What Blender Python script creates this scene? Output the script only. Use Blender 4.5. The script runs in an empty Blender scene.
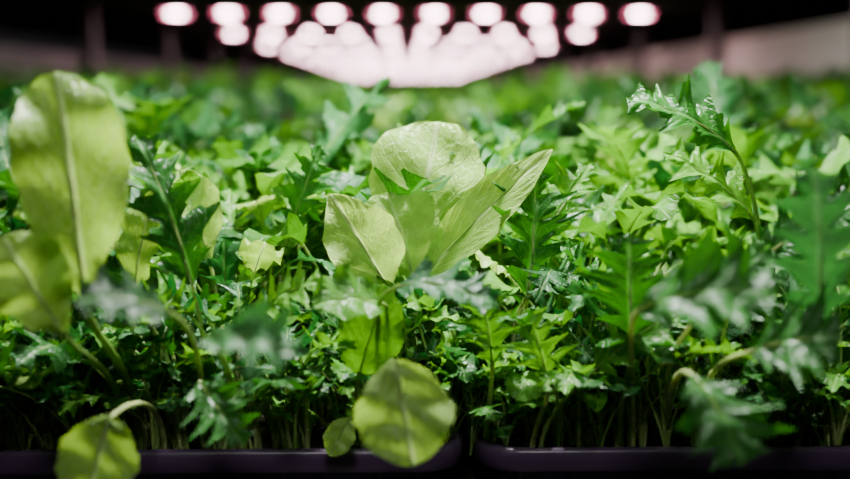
import bpy, math, random
from mathutils import Vector, Matrix
random.seed(11)
R=random.random
def U(a,b): return a+(b-a)*random.random()

# ---------------------------------------------------------------- materials
def newmat(name):
    m=bpy.data.materials.new(name); m.use_nodes=True
    nt=m.node_tree; nt.nodes.clear()
    return m,nt
def leaf_mat(name,ca,cb,vein,trans=0.35,rough=0.42,veinstr=0.6,nside=9.0,spec=.4):
    m,nt=newmat(name); N=nt.nodes; L=nt.links
    out=N.new('ShaderNodeOutputMaterial')
    pr=N.new('ShaderNodeBsdfPrincipled'); tr=N.new('ShaderNodeBsdfTranslucent'); mx=N.new('ShaderNodeMixShader')
    mx.inputs[0].default_value=trans
    L.new(pr.outputs[0],mx.inputs[1]); L.new(tr.outputs[0],mx.inputs[2]); L.new(mx.outputs[0],out.inputs[0])
    geo=N.new('ShaderNodeNewGeometry'); oi=N.new('ShaderNodeObjectInfo')
    add=N.new('ShaderNodeMath'); add.operation='ADD'; L.new(geo.outputs['Random Per Island'],add.inputs[0]); L.new(oi.outputs['Random'],add.inputs[1])
    fr=N.new('ShaderNodeMath'); fr.operation='FRACT'; L.new(add.outputs[0],fr.inputs[0])
    c1=N.new('ShaderNodeMix'); c1.data_type='RGBA'; c1.inputs[6].default_value=(*ca,1); c1.inputs[7].default_value=(*cb,1)
    L.new(fr.outputs[0],c1.inputs[0])
    tc=N.new('ShaderNodeTexCoord'); nz=N.new('ShaderNodeTexNoise'); nz.inputs['Scale'].default_value=90; nz.inputs['Detail'].default_value=4
    L.new(tc.outputs['Object'],nz.inputs['Vector'])
    hs=N.new('ShaderNodeHueSaturation'); mr=N.new('ShaderNodeMapRange'); mr.inputs[1].default_value=.3; mr.inputs[2].default_value=.7; mr.inputs[3].default_value=.75; mr.inputs[4].default_value=1.2
    L.new(nz.outputs[0],mr.inputs[0]); L.new(mr.outputs[0],hs.inputs['Value']); L.new(c1.outputs[2],hs.inputs['Color'])
    uv=N.new('ShaderNodeUVMap'); uv.uv_map='UVMap'; sp=N.new('ShaderNodeSeparateXYZ'); L.new(uv.outputs[0],sp.inputs[0])
    def M(op,a,b=None,c=None):
        n=N.new('ShaderNodeMath'); n.operation=op
        for i,v in enumerate((a,b,c)):
            if v is None: continue
            if isinstance(v,(int,float)): n.inputs[i].default_value=v
            else: L.new(v,n.inputs[i])
        return n.outputs[0]
    av=M('ABSOLUTE',M('SUBTRACT',sp.outputs[1],0.5))
    nzs=N.new('ShaderNodeTexNoise'); nzs.inputs['Scale'].default_value=5; L.new(uv.outputs[0],nzs.inputs['Vector'])
    ph=M('ADD',M('SUBTRACT',M('MULTIPLY',sp.outputs[0],nside),M('MULTIPLY',av,nside*0.9)),M('MULTIPLY',nzs.outputs[0],1.3))
    tri=M('ABSOLUTE',M('SUBTRACT',M('FRACT',ph),0.5))
    side=N.new('ShaderNodeMapRange'); side.inputs[1].default_value=.0; side.inputs[2].default_value=.08; side.inputs[3].default_value=1; side.inputs[4].default_value=0
    L.new(tri,side.inputs[0])
    mid=N.new('ShaderNodeMapRange'); mid.inputs[1].default_value=.012; mid.inputs[2].default_value=.04; mid.inputs[3].default_value=1; mid.inputs[4].default_value=0
    L.new(av,mid.inputs[0])
    vc=N.new('ShaderNodeTexVoronoi'); vc.feature='DISTANCE_TO_EDGE'; vc.inputs['Scale'].default_value=14; L.new(uv.outputs[0],vc.inputs['Vector'])
    fv=N.new('ShaderNodeMapRange'); fv.inputs[1].default_value=.0; fv.inputs[2].default_value=.06; fv.inputs[3].default_value=.3; fv.inputs[4].default_value=0
    L.new(vc.outputs['Distance'],fv.inputs[0])
    vn=M('MAXIMUM',M('MAXIMUM',M('MULTIPLY',side.outputs[0],0.5),mid.outputs[0]),fv.outputs[0])
    c2=N.new('ShaderNodeMix'); c2.data_type='RGBA'; L.new(M('MULTIPLY',vn,veinstr),c2.inputs[0]); L.new(hs.outputs[0],c2.inputs[6]); c2.inputs[7].default_value=(*vein,1)
    L.new(c2.outputs[2],pr.inputs['Base Color'])
    br=N.new('ShaderNodeHueSaturation'); br.inputs['Value'].default_value=1.35; br.inputs['Saturation'].default_value=1.15; br.inputs['Hue'].default_value=.49
    L.new(c2.outputs[2],br.inputs['Color']); L.new(br.outputs[0],tr.inputs[0])
    pr.inputs['Roughness'].default_value=rough; pr.inputs['Specular IOR Level'].default_value=spec
    vo=N.new('ShaderNodeTexVoronoi'); vo.inputs['Scale'].default_value=380; L.new(tc.outputs['Object'],vo.inputs['Vector'])
    hgt=M('SUBTRACT',M('MULTIPLY',vo.outputs[0],0.35),M('MULTIPLY',vn,1.0))
    bp=N.new('ShaderNodeBump'); bp.inputs['Strength'].default_value=.65; bp.inputs['Distance'].default_value=.001
    L.new(hgt,bp.inputs['Height']); L.new(bp.outputs[0],pr.inputs['Normal']); L.new(bp.outputs[0],tr.inputs['Normal'])
    return m
def plain(name,col,rough=.5,metal=0,noise=0.0,scale=30,emit=None,es=0,bump=0):
    m,nt=newmat(name); N=nt.nodes; L=nt.links
    out=N.new('ShaderNodeOutputMaterial'); pr=N.new('ShaderNodeBsdfPrincipled'); L.new(pr.outputs[0],out.inputs[0])
    tc=N.new('ShaderNodeTexCoord'); nz=N.new('ShaderNodeTexNoise'); nz.inputs['Scale'].default_value=scale; nz.inputs['Detail'].default_value=6
    L.new(tc.outputs['Object'],nz.inputs['Vector'])
    mx=N.new('ShaderNodeMix'); mx.data_type='RGBA'
    mx.inputs[6].default_value=(*[c*(1-noise) for c in col],1); mx.inputs[7].default_value=(*[min(1,c*(1+noise)) for c in col],1)
    L.new(nz.outputs[0],mx.inputs[0]); L.new(mx.outputs[2],pr.inputs['Base Color'])
    pr.inputs['Roughness'].default_value=rough; pr.inputs['Metallic'].default_value=metal
    if bump:
        bp=N.new('ShaderNodeBump'); bp.inputs['Strength'].default_value=.8; bp.inputs['Distance'].default_value=bump
        L.new(nz.outputs[0],bp.inputs['Height']); L.new(bp.outputs[0],pr.inputs['Normal'])
    if emit:
        pr.inputs['Emission Color'].default_value=(*emit,1); pr.inputs['Emission Strength'].default_value=es
    return m
M_PALE=leaf_mat('pale_leaf',(.31,.57,.08),(.44,.70,.15),(.74,.90,.46),.36,.38,.6,8,.45)
M_MID =leaf_mat('green_leaf',(.03,.18,.009),(.15,.44,.032),(.30,.62,.15),.33,.38,.4,8,.4)
M_DARK=leaf_mat('mizuna_leaf',(.007,.065,.008),(.035,.20,.019),(.16,.42,.11),.28,.38,.45,7,.4)
M_BLUE=leaf_mat('mizuna_leaf_cool',(.018,.11,.028),(.055,.23,.055),(.2,.42,.16),.25,.42,.4,7,.4)
M_RED =leaf_mat('red_mustard_leaf',(.045,.008,.012),(.10,.02,.028),(.15,.08,.06),.2,.4,.4,7)
M_STEM=leaf_mat('leaf_stem',(.20,.38,.06),(.50,.58,.24),(.5,.6,.3),.25,.35,.0,7)
MATS=[M_PALE,M_MID,M_DARK,M_BLUE,M_RED,M_STEM]
PALE,MID,DARK,BLUE,RED,STEM=range(6)

# ---------------------------------------------------------------- mesh builder
class MB:
    def __init__(s): s.v=[];s.f=[];s.uv=[];s.m=[]
    def grid(s,rows,uvs,mat):
        b=len(s.v); nc=len(rows[0])
        for r,q in zip(rows,uvs): s.v.extend(r); s.uv.extend(q)
        for i in range(len(rows)-1):
            for j in range(nc-1):
                a=b+i*nc+j; s.f.append((a,a+1,a+nc+1,a+nc)); s.m.append(mat)
    def mesh(s,name,mats=MATS):
        me=bpy.data.meshes.new(name); me.from_pydata([tuple(p) for p in s.v],[],s.f)
        for m in mats: me.materials.append(m)
        me.polygons.foreach_set('material_index',s.m)
        me.polygons.foreach_set('use_smooth',[True]*len(s.f))
        ul=me.uv_layers.new(name='UVMap')
        li=[0]*len(me.loops); me.loops.foreach_get('vertex_index',li)
        flat=[]
        for i in li: flat.extend(s.uv[i])
        ul.data.foreach_set('uv',flat)
        me.update(); return me
def tube(mb,pts,r0,r1,sides,mat,flat=1.0):
    rows=[];uvs=[];n=len(pts)
    for i,p in enumerate(pts):
        t=(pts[min(i+1,n-1)]-pts[max(i-1,0)]).normalized()
        a=t.cross(Vector((0,1,0.13))); 
        if a.length<.01: a=Vector((1,0,0))
        a.normalize(); b=t.cross(a); r=r0+(r1-r0)*i/(n-1)
        rows.append([p+(a*math.cos(k*2*math.pi/sides)+b*math.sin(k*2*math.pi/sides)*flat)*r for k in range(sides+1)])
        uvs.append([(i/n,.9)]*(sides+1))
    mb.grid(rows,uvs,mat)
def bez(p0,p1,p2,p3,n):
    o=[]
    for i in range(n+1):
        t=i/n;s=1-t; o.append(p0*s**3+p1*3*s*s*t+p2*3*s*t*t+p3*t**3)
    return o
def outline(kind,u):
    if kind=='round':
        if u>.58: return math.sqrt(max(0,1-((u-.58)/.42)**2))
        return .05+.95*math.sin(math.pi/2*u/.58)**1.15
    if kind=='oval':
        return max(0,math.sin(math.pi*min(1,u)**.95))**.62
    if kind=='disc':
        return math.sqrt(max(0,1-((u-.5)/.5)**2))**.9
    if kind=='lance':
        return max(0,math.sin(math.pi*min(1,u)**.85))**.8
    return 1
def tri(x):
    x=x-math.floor(x); return 1-abs(2*x-1)
def leaf(mb,base,T,N,L,W,kind,mat,curl=.5,cup=.25,ruf=.06,nu=24,nv=6,rib=True,nl=5,twist=0,wav=3.0,puck=.0,deep=.12):
    T=T.normalized(); N=(N-T*N.dot(T)).normalized()
    ph1=U(0,6);ph2=U(0,6); rows=[];uvs=[];p=base.copy();pu=0;cen=[]
    jl=[U(.7,1.2) for _ in range(nl+2)]; jr=[U(.7,1.2) for _ in range(nl+2)]; off=U(0,.25)
    if nv%2: nv+=1
    for i in range(nu+1):
        t=i/nu
        u=math.sin(t*math.pi/2)*.5+t*.5 if kind!='lobed' else t
        if kind=='disc': u=(1-math.cos(math.pi*t))/2
        du=u-pu; pu=u
        rot=Matrix.Rotation(curl*du,3,T.cross(N).normalized()*-1); T=(rot@T).normalized(); N=(rot@N).normalized()
        if twist:
            rr=Matrix.Rotation(twist*du,3,T); N=(rr@N).normalized()
        p=p+T*(L*du); S=T.cross(N).normalized(); cen.append((p.copy(),N.copy(),u))
        row=[];uvr=[]
        for j in range(nv+1):
            v=-1+2*j/nv
            if kind=='lobed':
                env=max(0,math.sin(math.pi*min(1,(u*.97+.03))**.85))**.7
                q=u*nl+(off if v>0 else 0); k=int(q)%(nl+2)
                lob=deep+(1-deep)*(tri(q)**1.2)*(jr if v>0 else jl)[k]
                lob+=.22*(tri(q*3+.2)-.5)
                if u>.88: lob=max(lob,.3)
                w=W/2*env*max(.06,lob); sl=.65
            else:
                w=W/2*outline(kind,u); sl=.12 if kind!='disc' else 0
                w*=1+.035*math.sin(u*17+ph1+(2 if v>0 else 0))+.02*math.sin(u*41+ph2)
            o=v*w; av=abs(v)
            h=cup*(o*o)/(W/2)+ruf*W*(av**1.6)*min(1,w/(W*.25))*math.sin(u*wav*2*math.pi+(ph1 if v>0 else ph2))
            h+=.012*W*math.sin(u*19+ph1+v*4)
            if puck: h+=puck*W*abs(math.sin((u*8-av*3.4+ (.5 if v>0 else 0))*math.pi/1.0))*min(1,av*3)*min(1,w/(W*.2))
            row.append(p+S*o+T*(sl*abs(o)*(1-u*.4))+N*h)
            uvr.append((u,.5+.5*o/(W/2)))
        rows.append(row);uvs.append(uvr)
    mb.grid(rows,uvs,mat)
    if rib:
        pts=[c+n*(-.0001) for c,n,u in cen if u<.9]
        if len(pts)>3: tube(mb,pts[::max(1,len(pts)//10)],max(.0005,W*.02),.00015,5,STEM)
V=lambda x,y,z:Vector((x,y,z))

def plant(mb,ox,oy,style,nleaf,h=1.0,hi=True,lean=None):
    root=V(ox,oy,0)
    a0=U(0,6.28)
    for k in range(nleaf):
        a=a0+k*2.4+U(-.4,.4); 
        if lean is not None: a=lean+U(-.9,.9)
        d=V(math.cos(a),math.sin(a),0)
        th=U(.05,.6) if lean is None else U(.3,.8); sl=U(.045,.105)*h
        top=root+d*(sl*math.sin(th))+V(0,0,sl*math.cos(th*.8))
        tl=th+U(-.05,.6)
        T=d*math.sin(tl)+V(0,0,math.cos(tl)); N=-d*math.cos(tl)+V(0,0,math.sin(tl))
        n=6 if hi else 3
        pts=bez(root,root+V(0,0,sl*.4)+d*.003,top-T*sl*.35,top,n)
        tube(mb,pts,.0012*U(.7,1.2),.0007,5 if hi else 3,STEM)
        s=style if style!='mix' else random.choice(['lobed','lobed','lobed','round','oval'])
        nu=(40 if s=='lobed' else 14) if hi else (18 if s=='lobed' else 7)
        nv=6 if hi else 2
        if s=='lobed':
            L=U(.032,.066)*h; W=L*U(.5,.85); mat=random.choice([DARK,DARK,MID,MID,MID,BLUE]) 
        elif s=='round':
            L=U(.028,.045)*h; W=L*U(.65,.8); mat=random.choice([PALE,MID,MID])
        elif s=='red':
            s='oval'; L=U(.03,.045)*h; W=L*.6; mat=RED
        else:
            L=U(.025,.045)*h; W=L*U(.45,.65); mat=random.choice([MID,MID,DARK,DARK])
        leaf(mb,top,T,N,L,W,s,mat,curl=U(.3,1.8),cup=U(-.2,.6),ruf=U(.05,.18),nu=nu,nv=nv,rib=hi,nl=random.choice([4,5,5]),twist=U(-.9,.9),deep=U(.08,.35))

# ---------------------------------------------------------------- helper objects
def empty(name,loc=(0,0,0)):
    e=bpy.data.objects.new(name,None); e.location=loc; e.empty_display_size=.05; bpy.context.collection.objects.link(e); return e
def obj(name,me,parent=None,loc=(0,0,0),rz=0,sc=(1,1,1),rx=0,ry=0):
    o=bpy.data.objects.new(name,me); bpy.context.collection.objects.link(o)
    o.location=loc; o.rotation_euler=(rx,ry,rz); o.scale=sc
    if parent: o.parent=parent
    return o
def box(name,x0,x1,y0,y1,z0,z1,mat,parent=None,bev=0):
    import bmesh
    bm=bmesh.new(); bmesh.ops.create_cube(bm,size=1)
    bmesh.ops.scale(bm,vec=(x1-x0,y1-y0,z1-z0),verts=bm.verts)
    if bev: bmesh.ops.bevel(bm,geom=bm.edges,offset=bev,segments=2,affect='EDGES')
    me=bpy.data.meshes.new(name); bm.to_mesh(me); bm.free(); me.materials.append(mat)
    return obj(name,me,parent,((x0+x1)/2,(y0+y1)/2,(z0+z1)/2))

SOIL=.0165
# ---------------------------------------------------------------- hero leaves
cm=.01
def hero(name,base,tip,W,nrm,kind,mat,root=None,curl=.3,cup=.25,ruf=.04,twist=0,nl=5,srad=.0012,wav=3,parent=None,puck=None,arch=.3,deep=.2):
    mb=MB(); b=V(*base)*cm; t=V(*tip)*cm; ch=(t-b); Lc=ch.length; C=ch.normalized()
    N=V(*nrm).normalized(); N=(N-C*N.dot(C)).normalized()
    ax=C.cross(N).normalized()*-1
    Rm=Matrix.Rotation(-curl/2,3,ax); T=Rm@C; N2=Rm@N
    L=Lc*(abs(curl)/2)/math.sin(abs(curl)/2) if abs(curl)>.01 else Lc
    if puck is None: puck=.022 if kind!='lobed' else .0
    leaf(mb,b,T,N2,L,W*cm,kind,mat,curl=curl,cup=cup,ruf=ruf,nu=100 if kind=='lobed' else 60,nv=20,nl=nl,twist=twist,wav=wav,puck=puck,deep=deep)
    if root is not None:
        r=V(*root)*cm
        d=(b-r).length
        tube(mb,bez(r,r+V(0,0,d*.4),b-T*d*arch,b+T*.002,14),srad*1.15,srad*.75,8,STEM)
    return obj(name,mb.mesh(name),parent)

E_pak=empty('pak_choi_plant'); E_left=empty('pak_choi_plant'); E_low=empty('pak_choi_plant')
E_miz=empty('mizuna_plant'); E_mizl=empty('mizuna_plant'); E_mizr=empty('mizuna_plant')
S=1.7
# left large leaves
hero('leaf_1',(-11.9,-11.5,10.2),(-12.7,-11.2,18.75),4.1,(.35,-1,.2),'round',PALE,(-12.0,-3,S),curl=.45,cup=.35,ruf=.12,srad=.0018,wav=2.4,parent=E_left,arch=.15)
hero('leaf_2',(-12.4,-12.5,9.2),(-14.3,-13,12.9),3.1,(.1,-1,.3),'round',PALE,(-12.6,-3.2,S),curl=.6,cup=.3,ruf=.16,parent=E_left,arch=.15)
hero('leaf_3',(-11.8,-4,9.5),(-10.9,-3,13.8),2.2,(-.5,-1,.2),'oval',PALE,(-12.3,-2.5,S),curl=.4,ruf=.08,parent=E_left)
# centre pak choi
hero('leaf_1',(.45,4.2,8.8),(1.7,5.6,16.5),5.7,(-.15,-1,.3),'round',PALE,(0.6,3,S),curl=.6,cup=.35,ruf=.05,srad=.0022,wav=2,parent=E_pak)
hero('leaf_2',(.9,.6,9.3),(6.8,-.6,15.4),2.6,(-.45,-.85,.3),'lance',PALE,(.7,2.4,S),curl=.3,cup=.2,ruf=.025,srad=.002,parent=E_pak)
hero('leaf_3',(-.8,-.6,8.9),(-3.4,-1.2,13.4),3.5,(.05,-1,.35),'lance',PALE,(.3,1.6,S),curl=.35,cup=.45,ruf=.05,parent=E_pak)
hero('leaf_4',(.4,1.2,8.8),(-.9,1.6,13.2),3.6,(.2,-.9,.4),'round',PALE,(.4,2.2,S),curl=.9,cup=.5,ruf=.07,parent=E_pak)
hero('leaf_5',(-9.7,3.2,9.6),(-11.1,3.0,14.2),2.6,(.4,-.9,.2),'round',PALE,(-9.4,4,S),curl=.4,cup=.5,parent=E_pak)
# low leaves over the rim
hero('leaf_1',(-.4,-11.8,8.1),(.3,-13.0,4.4),3.7,(.05,-1,.25),'oval',PALE,(-1.4,-3.2,S),curl=.3,cup=-.2,ruf=.06,parent=E_low,arch=.02,wav=1.6)
hero('leaf_2',(-10.9,-12.4,6.2),(-11.6,-13.2,3.2),2.9,(0.2,-1,.3),'oval',PALE,(-10.8,-3.4,S),curl=.4,cup=.3,ruf=.08,wav=1.5,parent=E_low,arch=.0)
hero('leaf_3',(-2.0,-5.6,6.0),(-.9,-6,10.0),2.7,(.1,-1,.3),'oval',MID,(-1.8,-3.2,S),curl=.5,cup=.4,parent=E_low)
hero('leaf_4',(-1.0,-6.5,9.3),(-3.7,-8.2,9.5),2.6,(0,-.7,.7),'oval',MID,(-1.0,-3.2,S),curl=.9,cup=.3,ruf=.1,parent=E_low)
hero('leaf_5',(-2.4,-5.8,4.2),(-3.2,-6.4,2.7),1.3,(0,-1,.3),'oval',PALE,(-1.9,-3.2,S),curl=.4,parent=E_low,arch=.1)
# mizuna centre right
hero('leaf_1',(5.8,.3,8.4),(6.1,.4,14.6),5.2,(.25,-.85,.45),'lobed',DARK,(5.4,.3,S),curl=.5,cup=.3,ruf=.08,parent=E_miz)
hero('leaf_2',(6.0,.0,8.6),(9.8,-.8,9.7),3.8,(0,-.6,.8),'lobed',DARK,(5.5,.3,S),curl=.8,ruf=.09,parent=E_miz)
hero('leaf_3',(6.4,2.6,10),(9.2,2.8,14.6),3.6,(-.2,-.8,.5),'lobed',MID,(5.8,1.5,S),curl=.6,ruf=.09,parent=E_miz)
hero('leaf_4',(4.2,5,13),(2.5,5.2,15.8),2.4,(0,-.8,.6),'lobed',DARK,(4.6,5,S),curl=.6,parent=E_miz)
hero('leaf_5',(-.4,-8,10.2),(3.7,-9.4,9.6),3.4,(0,-.45,.9),'lobed',BLUE,(.6,-3,S),curl=1.1,ruf=.07,nl=4,parent=E_miz,deep=.35)
hero('leaf_6',(3.8,-4.5,6.2),(3.1,-5.2,10.0),3.0,(.1,-1,.4),'lobed',MID,(3.6,-3.2,S),curl=.8,parent=E_miz)
# mizuna right
hero('leaf_1',(15.4,-.3,15.2),(10.4,.2,18.0),4.2,(0,-.8,.6),'lobed',DARK,(17.6,.4,S),curl=.9,ruf=.12,twist=.5,parent=E_mizr,arch=.15,deep=.35)
hero('leaf_2',(16.6,.6,12.0),(12.2,.8,15.2),3.8,(0,-.7,.7),'lobed',MID,(17,.8,S),curl=.8,ruf=.1,parent=E_mizr,arch=.15)
hero('leaf_3',(8.4,-13.2,10.2),(12.8,-15.2,11.2),4.8,(0,-.7,.7),'lobed',DARK,(10.3,-3.2,S),curl=.9,ruf=.09,nl=4,parent=E_mizr,arch=.06,deep=.4)
hero('leaf_4',(14.9,-13.5,9.8),(14.6,-14,15.4),4.4,(-.3,-.9,.3),'lobed',BLUE,(16.8,-3.2,S),curl=.7,nl=5,twist=.5,parent=E_mizr,arch=.1,deep=.3)
hero('leaf_5',(8.2,-5,6.0),(11.6,-6,8.9),3.6,(0,-.8,.6),'lobed',MID,(6.1,-3.4,S),curl=.9,parent=E_mizr)
hero('leaf_6',(6.2,-5,5.4),(5.2,-5.6,8.9),3.2,(0,-1,.4),'lobed',MID,(5.7,-3.4,S),curl=.8,parent=E_mizr)
hero('leaf_7',(10.2,-14,8.0),(11.2,-16.4,5.4),4.4,(.4,-1,.5),'lobed',DARK,(11.8,-3.2,S),curl=1.0,nl=4,twist=.5,parent=E_mizr,arch=.0,deep=.4)
hero('leaf_8',(14.8,-6,10.8),(18.6,-7,13.6),4.4,(0,-.7,.6),'lobed',DARK,(14.2,-3.2,S),curl=.9,parent=E_mizr,deep=.35)
hero('leaf_9',(11.6,-8,8.6),(14.4,-9,12.0),4.6,(0,-.8,.6),'lobed',DARK,(11.8,-3.2,S),curl=.8,parent=E_mizr,deep=.35)
hero('leaf_10',(12.6,-13,8.6),(15.2,-15,9.6),4.4,(0,-.8,.6),'lobed',DARK,(13.2,-3.2,S),curl=.8,nl=4,parent=E_mizr,deep=.4,arch=.08)
hero('leaf_11',(9.4,-7,8.0),(9.0,-8,12.4),4.2,(-.2,-.8,.5),'lobed',DARK,(9.6,-3.2,S),curl=.8,parent=E_mizr,deep=.35)
# mizuna left
hero('leaf_1',(-9.1,-5,9.8),(-10.9,-5.2,16.4),3.8,(.2,-.9,.4),'lobed',DARK,(-8.8,-3,S),curl=.7,ruf=.12,twist=.6,parent=E_mizl,deep=.3)
hero('leaf_2',(-6.6,-16.5,9.9),(-3.5,-18.0,9.6),3.0,(0,-.6,.8),'lobed',BLUE,(-7.6,-3.2,S),curl=1.2,nl=4,ruf=.1,parent=E_mizl,arch=.06,deep=.4)
hero('leaf_3',(-5.9,5,11),(-4.2,5,15.4),3.0,(.1,-.8,.5),'lobed',DARK,(-6,4.6,S),curl=.5,parent=E_mizl)
hero('leaf_4',(-6.4,-6,8.6),(-3.4,-7.2,10.4),3.2,(0,-.7,.7),'lobed',MID,(-6.6,-3.2,S),curl=.8,parent=E_mizl)
hero('leaf_5',(-8.0,-15.5,10.6),(-10.6,-17.5,11.4),3.0,(0,-.7,.7),'lobed',DARK,(-9.0,-3.2,S),curl=1.0,nl=4,parent=E_mizl,arch=.06,deep=.4)
hero('leaf_6',(-8.2,-9,6.6),(-6.2,-11,4.6),3.0,(0,-.9,.5),'lobed',DARK,(-8.4,-3.2,S),curl=1.0,parent=E_mizl,arch=.05,deep=.3)

# ---------------------------------------------------------------- near plants (instanced variants)
bed=empty('salad_greens_bed')
variants={}
for st,n in (('lobed',11),('mix',8),('round',3),('oval',3),('red',1)):
    for i in range(n):
        mb=MB(); plant(mb,0,0,st,random.choice([4,5,6]) if st!='red' else 4,1.0,True); variants.setdefault(st,[]).append(mb.mesh('seedling_'+st))
fill=[]; leaners=[]
for i in range(4):
    mb=MB()
    for q in range(4): plant(mb,U(-.012,.012),U(-.01,.01),random.choice(['lobed','oval']),3,U(.3,.6),True)
    fill.append(mb.mesh('undergrowth'))
for i in range(6):
    mb=MB(); plant(mb,0,0,'lobed' if i<4 else 'mix',4,.8,True,lean=-math.pi/2); leaners.append(mb.mesh('leaning_seedling'))
def hprof(y,x):
    if y<.0: h=.082+ (y+.05)*.5
    elif y<.15: h=.106+ y*.20
    elif y<1: h=.137+ (y-.15)*.008
    else: h=.144
    return h
y=-.03
while y<1.25:
    step=.0235 if y<.4 else .026
    half=(.55+y)*.40+.12
    x=-half
    while x<half:
        px=x+U(-.010,.010); py=y+U(-.009,.009)
        h=hprof(py,px)*U(.62,1.14 if abs(px)>.12 or py<.2 else 1.0)
        if R()<.06 and py>.2 and abs(px)>.15: h*=1.15
        s=h/.125
        st=random.choices(['lobed','mix','round','oval','red'],[6,5,.8,1.2,.35 if py>.1 else .0])[0]
        if st=='red': s*=.88
        if -.05<px<.075 and py<.05: s*=.60
        if px<-.1 and py<-.0: s*=.75
        obj('seedling',random.choice(variants[st]),bed,(px,py,SOIL),U(0,6.28),(s*U(.85,1.1),s*U(.85,1.1),s),U(-.18,.18),U(-.18,.18))
        x+=step*U(.7,1.4)
    y+=step
for i in range(85):
    o=obj('undergrowth',random.choice(fill),bed,(U(-.27,.36),U(-.034,.01),SOIL),U(0,6.28),(1,1,U(.6,1.3)))
for i in range(26):
    s=U(.5,1.0)
    xx=-.26+.62*(i+R())/26
    if -.06<xx<.05: s=.5
    obj('leaning_seedling',random.choice(leaners),bed,(xx,U(-.030,-.015),SOIL),U(-.5,.5),(s,s,s))
# far patches
patches=[]
for i in range(4):
    mb=MB()
    for q in range(66):
        h=U(.75,1.35)
        plant(mb,U(-.135,.135),U(-.135,.135),'red' if R()<.03 else random.choice(['lobed','mix','lobed','oval','round'] if R()<.4 else ['lobed','mix','lobed','oval']),4,h,False)
    patches.append(mb.mesh('salad_patch'))
y=1.35
while y<8:
    x=-1.35
    while x<1.38:
        if abs(x)<(.55+y)*.42+.35:
            side=max(0,min(1,(abs(x)-.14)/.35)); s=.98+U(-.05,.06)+.30*side*min(1,max(0,(y-1.3)/1.2))
            obj('patch',random.choice(patches),bed,(x,y,SOIL),random.choice([0,1.57,3.14,4.71]),(1.0,1.0,s))
        x+=.245
    y+=.25
while y<31:
    for x in (-1.12,-.67,-.22,.22,.67,1.12):
        side=min(1,abs(x)/.6)
        obj('patch',random.choice(patches),bed,(x,y,SOIL),random.choice([0,1.57,3.14,4.71]),(1.9,1.9,1.0+.36*side+U(-.05,.08)))
    y+=.52

# ---------------------------------------------------------------- trays
M_TRAY=plain('tray_plastic',(.085,.045,.105),.3,noise=.25,scale=60,bump=.0003)
M_SOIL=plain('growing_medium',(.02,.013,.009),.95,noise=.6,scale=250,bump=.003)
TW,TD,TH=.283,.54,.032
def rr(w,d,r,z,n=6):
    o=[]
    for cx,cy,a0 in ((w/2-r,d/2-r,0),(-w/2+r,d/2-r,90),(-w/2+r,-d/2+r,180),(w/2-r,-d/2+r,270)):
        for k in range(n+1):
            a=math.radians(a0+90*k/n); o.append(V(cx+r*math.cos(a),cy+r*math.sin(a),z))
    o.append(o[0].copy()); return o
def tray_mesh():
    mb=MB()
    prof=[(-.018,.020,.0),(-.012,.02,.004),(-.006,.02,.018),(-.0055,.02,.0185),(-.0012,.02,.0185),(0,.0205,.0195),(0,.0205,.0300),(-.001,.02,.0318),(-.003,.02,.0322),(-.005,.018,.0312),(-.0062,.017,.029),(-.011,.016,.004)]
    rows=[rr(TW+2*o,TD+2*o,r,z) for o,r,z in prof]
    rows.insert(0,[V(p.x*.01,p.y*.01,0) for p in rows[0]]); rows.append([V(p.x*.01,p.y*.01,.004) for p in rows[-1]])
    mb.grid(rows,[[(0,0)]*len(r) for r in rows],0)
    n=26; sr=[]
    w,d=TW-.018,TD-.018
    for i in range(n+1):
        sr.append([V(-w/2+w*j/n,-d/2+d*i/n,.0225+ (U(-.0015,.002) if 0<i<n and 0<j<n else -.002)) for j in range(n+1)])
    mb.grid(sr,[[(0,0)]*len(r) for r in sr],1)
    k=int(TW/.02)
    for sgn in (-1,1):
        for i in range(1,k):
            xx=-TW/2+i*TW/k
            pts=[V(xx,sgn*(TD/2-.0135),.003),V(xx,sgn*(TD/2-.006),.0185)]
            tube(mb,pts,.0016,.0016,6,0)
    for v in mb.v: v.z*=.78
    return mb.mesh('seedling_tray',[M_TRAY,M_SOIL])
tm=tray_mesh()
rows_e=empty('seedling_tray_rows')
PX=TW+.0052
for r in range(0,6):
    for c in range(-5,6):
        cx=.0265+.0048+TW/2+c*PX; cy=-.05+TD/2+r*(TD+.005)
        if abs(cx)>1.5: continue
        if r==0 and c in (-1,0): obj('seedling_tray',tm,None,(cx,cy,.0))
        else: obj('tray',tm,rows_e,(cx,cy,.0))

# ---------------------------------------------------------------- room / rack
M_STEEL=plain('rack_steel',(.12,.11,.11),.45,metal=.6,noise=.2)
M_DECK=plain('dark_deck',(.028,.018,.015),.8,noise=.3,scale=4)
M_PANEL=plain('pale_panel',(.82,.80,.70),.7,noise=.06,scale=3)
M_GREY=plain('grey_panel',(.18,.18,.17),.7,noise=.2,scale=3)
M_FLOOR=plain('concrete',(.12,.12,.12),.8,noise=.3,scale=4)
box('rack_shelf',-1.655,1.655,-.07,32,-.03,-.001,M_STEEL,bev=.003)
box('floor',-6,6,-4,34,-1.02,-1.0,M_FLOOR)
box('wall_right',1.66,1.70,.3,33,-.03,.45,M_PANEL)
box('wall_left',-1.70,-1.66,.3,33,-.03,.37,M_GREY)
box('wall_back',-6,6,33,33.1,-1,2.5,M_DECK)
box('ceiling',-3.5,3.5,.9,33,.70,.74,M_DECK)
fr=empty('rack_frame')
for k in range(0,16):
    yy=1.6+k*2.0
    box('cross_beam',-1.65,1.65,yy,yy+.05,.64,.695,M_STEEL,fr,.004)
    for sx in (-1,1):
        box('post',sx*1.62-.03,sx*1.62+.03,yy+.0,yy+.06,.0,.64,M_STEEL,fr,.004)
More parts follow.
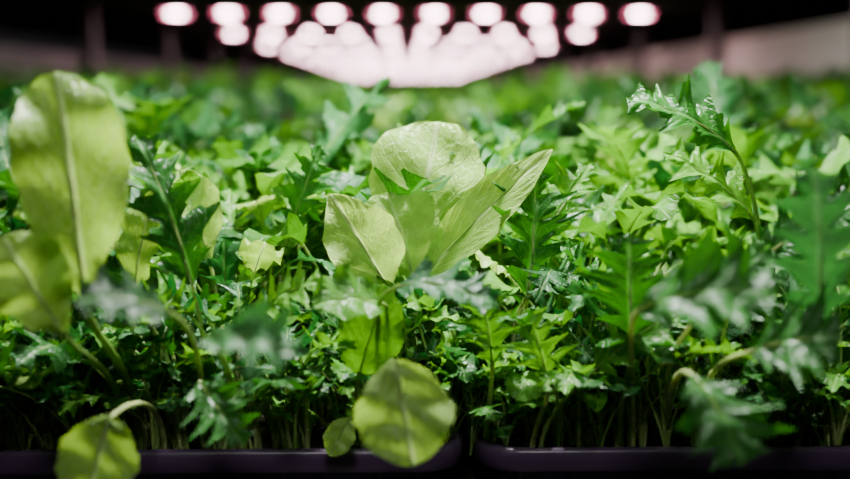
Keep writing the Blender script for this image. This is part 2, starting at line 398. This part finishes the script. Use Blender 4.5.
# ---------------------------------------------------------------- LED grow lamps
M_LED=plain('led_diffuser',(.9,.8,.82),.4,emit=(1.0,.62,.71),es=170)
M_PINK=plain('pink_halo_strip',(.9,.5,.55),.4,emit=(1.0,.14,.30),es=12)  # glowing strips added to give each lamp its pink halo
M_HOUS=plain('lamp_housing',(.3,.3,.3),.4,metal=.5)
def lamp_mesh():
    mb=MB(); n=16
    rows=[]
    for t in (0,.02,.06,.14,.5,.86,.94,.98,1):
        e=math.sqrt(max(0,1-(abs(2*t-1))**8)); rows.append([V(.032*e*math.cos(a),-.035+.07*t,-.006*e*abs(math.sin(a))**.8) for a in [math.pi*k/n for k in range(n+1)]])
    mb.grid(rows,[[(0,0)]*len(r) for r in rows],0)
    for s in (-1,1):
        rows=[[V(s*.036,yy,0),V(s*.042,yy,-.006),V(s*.052,yy,-.006),V(s*.058,yy,0)] for yy in (-.045,.045)]
        mb.grid(rows,[[(0,0)]*4]*2,2)
    rows=[]
    prof=[(-.06,.0),(-.06,.018),(-.045,.03),(.045,.03),(.06,.018),(.06,.0),(-.06,0)]
    for yy,s in ((-.05,.01),(-.05,1),(.05,1),(.05,.01)):
        rows.append([V(a*s,yy,b*s+.001) for a,b in prof])
    mb.grid(rows,[[(0,0)]*len(r) for r in rows],1)
    return mb.mesh('grow_lamp',[M_LED,M_HOUS,M_PINK])
lm=lamp_mesh()
lamps=empty('led_grow_lamps')
for r in range(0,13):
    yy=5.5+r*2.0
    for c in range(10):
        xx=-1.15+c*.26
        obj('grow_lamp',lm,lamps,(xx,yy,.575))
    box('mount_rail',-1.3,1.45,yy-.02,yy+.02,.607,.64,M_STEEL,lamps)

def area(name,loc,rot,sx,sy,e,col):
    l=bpy.data.lights.new(name,'AREA'); l.shape='RECTANGLE'; l.size=sx; l.size_y=sy; l.energy=e; l.color=col
    o=bpy.data.objects.new(name,l); bpy.context.collection.objects.link(o); o.location=loc; o.rotation_euler=rot; return o
area('grow_light_overhead',(.04,.07,.48),(0,0,0),.10,.10,11.0,(1,.99,.98))
area('grow_light_row',(.05,1.4,.62),(0,0,0),.6,.3,19,(1,.97,.96))
area('grow_light_row',(.0,3.6,.62),(0,0,0),1.8,.5,26,(1,.94,.95))
area('aisle_light',(-.02,-.9,.95),(math.radians(45),0,math.radians(-2)),.2,.2,4.2,(1,.99,.98))

w=bpy.data.worlds.new('World'); bpy.context.scene.world=w; w.use_nodes=True
w.node_tree.nodes['Background'].inputs[0].default_value=(.55,.5,.56,1); w.node_tree.nodes['Background'].inputs[1].default_value=.025

# ---------------------------------------------------------------- camera
cd=bpy.data.cameras.new('camera'); cam=bpy.data.objects.new('camera',cd); bpy.context.collection.objects.link(cam)
cd.lens=50; cd.sensor_width=36; cd.clip_start=.02; cd.clip_end=100
cam.location=(0,-.55,.18); cam.rotation_euler=(math.radians(90-7.1),0,math.radians(-.97))
cd.dof.use_dof=True; cd.dof.focus_distance=.55; cd.dof.aperture_fstop=4.5
bpy.context.scene.camera=cam
